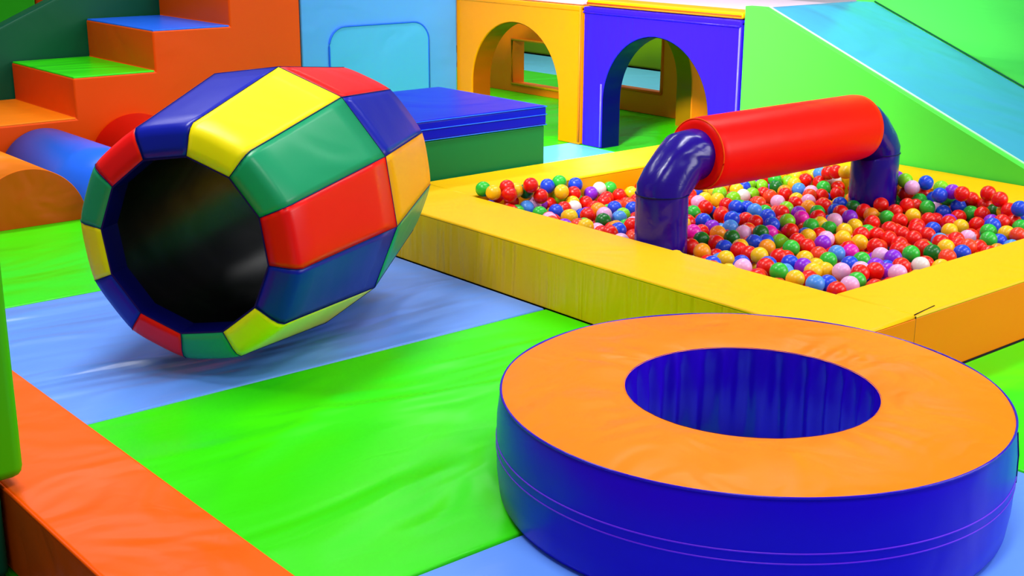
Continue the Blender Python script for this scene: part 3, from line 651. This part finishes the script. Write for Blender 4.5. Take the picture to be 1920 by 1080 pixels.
    "6 858;r 50900 44112 828;g 48453 40211 818;r 43123 34731 795;r 51692 30044 838;o 50648 34663 905;l 42269 45233 824;r 41181 27025 888;r 50887 33195 801;"
    "r 49758 41323 818;g 49491 42960 854;r 54991 36960 871;r 43565 32833 845;r 46508 27700 894;r 39931 28415 817;r 50493 31868 810;o 43844 30957 822;r 4445"
    "0 29586 796;r 42397 39530 796;c 41582 32331 815;y 51568 36844 876;r 45725 35028 799;o 43946 37114 907;b 44368 36475 881;y 51348 38710 906;o 54654 3362"
    "3 864;r 52133 42711 791;r 54112 44956 872;g 49363 28272 851;a 51866 44675 856;r 41428 44780 802;v 43729 28362 811;a 43369 37639 816;r 52124 43545 872;"
    "y 53656 37530 820;a 47100 44299 856;y 54096 39109 809;r 38922 37505 797;b 48437 46321 796;r 38363 46311 793;r 39352 30513 833;r 45554 26858 814;r 4679"
    "4 35928 890;r 42935 46020 802;r 47581 27876 793;r 48187 37301 820;r 52954 32012 874;g 37471 31639 865;y 49623 29563 812;v 47605 42549 843;r 44773 2793"
    "9 816;b 44433 39713 792;b 39888 42946 863;b 48078 35974 867;r 37512 29414 812;l 52856 43507 846;r 47162 29167 869;r 40741 46272 802;r 43729 43667 791;"
    "g 41300 27856 801;r 40340 40734 839;r 51060 29291 857;b 52565 44288 814;r 39512 33762 814;r 43396 40849 843;g 48990 45718 836;c 45989 36149 809;b 4001"
    "9 34562 810;a 51205 37892 901;y 44666 43764 794;r 41918 33409 804;r 49592 34416 826;a 45176 38531 853;r 49470 33674 864;a 42343 34872 908;l 49442 3271"
    "7 846;p 44510 31387 807;l 54770 46371 816;o 50136 40007 800;r 39760 29834 798;b 38093 38155 806;y 39816 36133 810;y 48408 28964 837;y 53503 34507 851;"
    "b 53344 28835 856;g 42870 43722 801;l 37576 40632 899;r 43464 27581 840;p 47210 33488 828;g 53747 38370 821;r 38235 28239 833;r 39757 31465 872;v 3896"
    "4 40242 878;r 53364 40317 677;y 40677 38593 675;r 45579 45643 658;r 38295 45048 666;r 46319 29420 722;y 39688 35279 644;p 38122 32399 680;r 52211 3740"
    "7 697;l 41350 36253 670;r 44487 46291 672;c 48438 33060 653;r 43587 44856 737;r 48634 33874 723;o 40085 37350 648;v 37843 42877 666;b 51614 27715 685;"
    "y 49869 46257 659;r 43242 38940 664;r 53419 44560 749;r 53432 41242 648;r 49780 44004 694;b 54209 35124 692;a 46138 40514 642;o 44511 35146 653;r 5394"
    "9 43450 688;y 45240 31534 652;g 48309 27847 641;r 42431 32418 642;r 53854 46105 759;c 40482 29974 656;l 45386 32695 702;y 46325 39324 718;v 40362 3101"
    "7 705;r 45851 42512 720;r 39017 28164 715;r 44685 45330 721;b 53720 32521 673;r 42261 35921 664;a 37493 30798 732;l 39970 39151 742;l 47088 37445 692;"
    "r 43751 33997 657;r 54960 30543 695;r 43095 33388 644;p 49191 30270 727;r 40667 44913 714;y 54984 40420 681;r 51581 26745 662;r 44568 37671 644;g 5201"
    "3 46351 741;r 51397 43391 665;p 41828 38576 729;p 43391 29835 717;l 45770 37739 653;c 45212 28675 668;p 47381 36464 646;r 40856 36956 682;r 53183 2742"
    "7 680;r 37461 37651 733;r 47034 31367 673;r 46785 42268 656;y 43416 36328 691;b 38192 44103 747;r 47611 46078 693;r 46925 32775 727;c 37427 41852 693;"
    "o 41201 43544 659;y 50861 35919 730;r 39679 44840 649;a 52735 45023 701;g 38138 27445 656;r 40889 32066 722;g 49000 42307 682;r 42262 29983 643;p 3958"
    "8 45653 749;r 50176 28208 651;r 49742 45141 644;b 54237 29900 733;r 39105 43081 680;g 54219 42186 695;b 42530 42280 668;p 45727 30819 719;r 41491 4103"
    "3 691;r 52169 31138 669;y 38786 32093 730;r 48714 35625 733;y 47947 30024 708;b 40325 32738 701;r 52174 34745 657;r 49244 36198 727;r 49195 39926 643;"
    "y 42812 36994 686;r 48915 31694 672;r 51275 31840 723;r 38905 26810 673;r 54880 44707 694;y 50992 30023 538;g 54888 39223 513;r 41793 27201 510;g 3988"
    "8 27109 596;c 47535 35470 504;l 49654 31362 587;o 41429 30592 506;l 39306 29070 584;r 40739 35142 523;l 46051 34286 568;r 47637 33995 500;r 44268 3903"
    "3 558;r 50188 33712 593;y 48455 44944 497;l 44323 33297 570;y 46475 44122 521;c 54426 37253 496;r 46905 40241 586;r 45302 40748 548;r 50214 43259 505;"
    "c 41226 38009 539;l 54891 36093 503;v 49500 27171 508;r 42937 30446 505;r 41838 29328 531;g 41694 35218 513;b 46545 45610 588;y 46179 32746 552;y 3948"
    "5 33018 580;r 37931 39866 500;r 54344 39892 551;a 43597 39646 520;l 50684 39220 495;o 44900 44516 574;r 42587 28592 559;r 42200 41247 531;r 41204 3354"
    "2 551;r 49351 37733 533;b 44766 41929 567;y 47241 26828 561;r 43801 41546 569;b 49204 28972 585;r 53535 30938 569;v 38342 38909 521;p 38339 40720 516;"
    "r 54339 34284 533;y 37486 45368 497;c 53304 33589 593;r 40824 40083 604;v 54758 41235 539;r 51829 41733 592;r 39248 34492 599;o 45151 35742 506;r 3808"
    "9 34149 599;o 46511 36881 519;r 40439 43336 581;r 44548 27028 537;r 51904 33302 521;r 40913 29391 513;y 37431 33294 499;v 46640 35027 502;a 51637 4014"
    "8 534;r 42226 37601 598;b 51678 32463 515;p 38319 29924 545;b 52199 28315 599;g 41434 28655 553;r 43199 31623 498;r 49883 30656 558;g 48760 41164 518;"
    "g 54752 31299 534;r 50768 37079 547;c 47592 45155 539;o 42552 26702 551;l 54987 28995 548;r 38713 41657 556;a 37559 38627 561;b 54061 28940 534;o 5244"
    "9 29927 603;r 40454 27891 556;b 53572 28056 583;r 37437 27741 506;r 46835 43128 515;p 46332 38511 503;r 47909 39723 529;v 52514 27094 494;l 49112 3848"
    "2 533;g 43763 26803 529;v 45325 33585 506;c 48157 32310 532;o 40502 35950 524;o 45179 43306 539;o 43192 29024 514;b 37518 44362 499;b 50567 45451 498;"
    "b 45306 39324 530;r 52953 45741 519;r 39896 42242 525;r 48465 42816 511;g 50755 41927 498;c 50216 32739 537;y 54880 28165 510;b 44842 36875 490;r 5140"
    "6 39346 498;b 54490 42957 527;g 45056 30410 521;r 41925 43330 594;r 39057 39158 521;r 47578 38350 516;r 42898 44444 514;y 45664 41623 537;b 49622 4057"
    "4 554;r 48888 37031 504;g 40515 45618 528;a 52975 32896 505;g 54993 32925 585;r 38621 30609 535;g 49654 36982 518;c 39584 40268 491;l 50990 27323 572;"
    "p 53183 39059 509")
# ------------------------------------------------------------------ balls
BC = {'r': ('red', (238, 16, 4)), 'o': ('orange red', (248, 66, 26)), 'y': ('yellow', (252, 200, 14)), 'a': ('amber', (250, 150, 12)),
      'g': ('green', (46, 196, 54)), 'G': ('dark green', (8, 112, 30)), 'l': ('lime', (136, 222, 24)), 'b': ('blue', (26, 72, 230)),
      'c': ('sky blue', (76, 150, 246)), 'p': ('pale pink', (240, 176, 226)), 'm': ('magenta', (240, 26, 186)), 'v': ('violet', (142, 34, 220)), 'w': ('white', (232, 226, 222))}
BR = .0365
def ball_mesh(code):
    bm = bmesh.new(); seg, rg = 28, 18; rows = []
    for j in range(1, rg):
        t = PI * j / rg
        rad = BR - .0006 + (.0006 if j == rg // 2 else 0)          # moulding seam
        rows.append([bm.verts.new((rad * math.sin(t) * math.cos(2 * PI * k / seg), rad * math.sin(t) * math.sin(2 * PI * k / seg), rad * math.cos(t))) for k in range(seg)])
    a = bm.verts.new((0, 0, BR - .0016)); b = bm.verts.new((0, 0, -BR + .0006))   # moulding dimple
    for k in range(seg):
        bm.faces.new((a, rows[0][k], rows[0][(k + 1) % seg])); bm.faces.new((b, rows[-1][(k + 1) % seg], rows[-1][k]))
        for j in range(len(rows) - 1): bm.faces.new((rows[j][k], rows[j + 1][k], rows[j + 1][(k + 1) % seg], rows[j][(k + 1) % seg]))
    me = bpy.data.meshes.new('pit_ball'); bmesh.ops.recalc_face_normals(bm, faces=bm.faces); bm.to_mesh(me); bm.free()
    for p in me.polygons: p.use_smooth = True
    me.materials.append(BM[code])
    return me
BM = {k: plastic(n.replace(' ', '_') + '_plastic', c) for k, (n, c) in BC.items()}
BME = {k: ball_mesh(k) for k in BC}
def parse(s):
    out = []
    for e in s.split(';'):
        c, x, y, z = e.split(); out.append((c, int(x) / 1e4, int(y) / 1e4, int(z) / 1e4))
    return out
ORD = ['', 'second', 'third', 'fourth', 'fifth', 'sixth', 'seventh', 'eighth', 'ninth', 'tenth', 'eleventh', 'twelfth', 'thirteenth', 'fourteenth', 'fifteenth',
       'sixteenth', 'seventeenth', 'eighteenth', 'nineteenth', 'twentieth'] + ['twenty-' + w for w in ('first', 'second', 'third', 'fourth', 'fifth', 'sixth', 'seventh', 'eighth', 'ninth')]
def zone(x, y):
    """(key, order value, wording of the place, where the counting starts)"""
    if math.hypot(x - 3.835, y - 3.6) < .27: return 'a', x + .0 * y, 'around the near purple leg', 'left'
    if math.hypot(x - 5.30, y - 3.6) < .27: return 'b', x - y, 'around the far purple leg', 'left'
    if x < 3.83: return ('c', -y, 'along the near left pit wall', 'corner') if y < 3.6 else ('d', -y, 'by the left pit wall, beyond near leg', 'far end')
    if y < 2.76: return 'e', x, 'along the front pit wall', 'left corner'
    if x > 5.36: return 'f', y, 'along the pit wall under the slide', 'right'
    if y > 4.5: return 'g', x, 'along the back pit wall', 'left'
    if abs(y - 3.6) < .16: return 'h', x, 'right beneath the red roller', 'left'
    if y > 3.6: return 'i', x - y, 'behind the red roller', 'left'
    if y > 3.2: return 'j', x, 'just before the red roller', 'left'
    if y > 2.95: return 'k', x, 'in the open middle of the pit', 'left'
    return 'l', x, 'one row behind the front wall', 'left'
data = parse(BALLS)
buckets = {}
for i, (c, x, y, z) in enumerate(data):
    k, v, w, st = zone(x, y)
    if k == 'c': v = y
    buckets.setdefault((k, c), []).append((v, i, w, st))
labels = {}
for (k, c), l in buckets.items():
    l.sort()
    nm = BC[c][0]
    for q, (v, i, w, st) in enumerate(l):
        if len(l) == 1: labels[i] = 'only %s plastic ball %s' % (nm, w)
        elif q == 0: labels[i] = '%s plastic ball %s, first from the %s' % (nm, w, st)
        else: labels[i] = '%s plastic ball %s, %s from the %s' % (nm, w, ORD[q], st)
for i, (c, x, y, z) in enumerate(data):
    o = bpy.data.objects.new('pit_ball', BME[c]); C.objects.link(o)
    o.location = (x, y, z); o.rotation_euler = (random.uniform(0, 6), random.uniform(0, 6), random.uniform(0, 6))
    tag(o, labels[i], 'ball', 'plastic balls in the ball pit')
# the deeper, mostly hidden balls: one object
bm = bmesh.new(); codes = list(BC); idx = {c: i for i, c in enumerate(codes)}
for c, x, y, z in parse(REST):
    g = bmesh.ops.create_icosphere(bm, subdivisions=2, radius=BR, matrix=Matrix.Translation((x, y, z)))
    for v in g['verts']:
        for f in v.link_faces: f.material_index = idx[c]
o = link('pit_balls', bm, [BM[c] for c in codes], None, wn=False, loc=(4.6, 3.6, 0))
tag(o, 'deeper layer of mixed coloured plastic balls filling the pit', 'balls', None, 'stuff')

# ------------------------------------------------------------------ camera
cam = bpy.data.cameras.new('camera'); co = bpy.data.objects.new('camera', cam); C.objects.link(co)
Rm = ((0.765099, 0.178691, 0.618622), (-0.643897, 0.219202, 0.73304), (0.004616, 0.959177, -0.28277))
m = Matrix(((Rm[0][0], Rm[0][1], -Rm[0][2], 0), (Rm[1][0], Rm[1][1], -Rm[1][2], 0), (Rm[2][0], Rm[2][1], -Rm[2][2], 1.55), (0, 0, 0, 1)))
co.matrix_world = m
cam.sensor_width = 36; cam.lens = 2458 / 1920 * 36; cam.clip_start = .05
sc.camera = co

# ------------------------------------------------------------------ light
def area(name, loc, target, sx, sy, power, col=(1, 1, 1)):
    l = bpy.data.lights.new(name, 'AREA'); l.shape = 'RECTANGLE'; l.size = sx; l.size_y = sy; l.energy = power; l.color = col
    o = bpy.data.objects.new(name, l); C.objects.link(o); o.location = loc
    o.rotation_euler = (Vector(target) - Vector(loc)).to_track_quat('-Z', 'Y').to_euler()
    return o
for x, y, p in ((1.6, 1.2, 60), (4.4, .9, 45), (6.4, 1.2, 40), (1.8, 4.2, 75), (4.6, 4.0, 40), (6.4, 4.2, 30), (2.6, 7.0, 60), (5.2, 7.0, 45), (7.8, 9.0, 60)):
    l = area('ceiling_lamp', (x, y, 3.3), (x, y, 0), 1.4, .35, p * .62)
    l.data.spread = math.radians(130)
area('window_daylight', (7.6, -2.4, 2.7), (3.6, 4.2, .2), 4.2, 2.4, 250, (1, .98, 1))
s = area('arch_fill_light', (1.2, 3.4, 3.2), (6.2, 5.8, .75), 1.0, .5, 48, (1, 1, 1)); s.data.spread = math.radians(44)  # added fill, no known fixture: brightens arch walls and slide side
w = bpy.data.worlds.new('world'); sc.world = w; w.use_nodes = True
bg = w.node_tree.nodes['Background']; bg.inputs['Color'].default_value = (.86, .9, 1, 1); bg.inputs['Strength'].default_value = .2
sc.view_settings.view_transform = 'Standard'; sc.view_settings.look = 'None'
sc.view_settings.exposure = 0.0; sc.view_settings.gamma = 1.0; sc.view_settings.use_curve_mapping = False
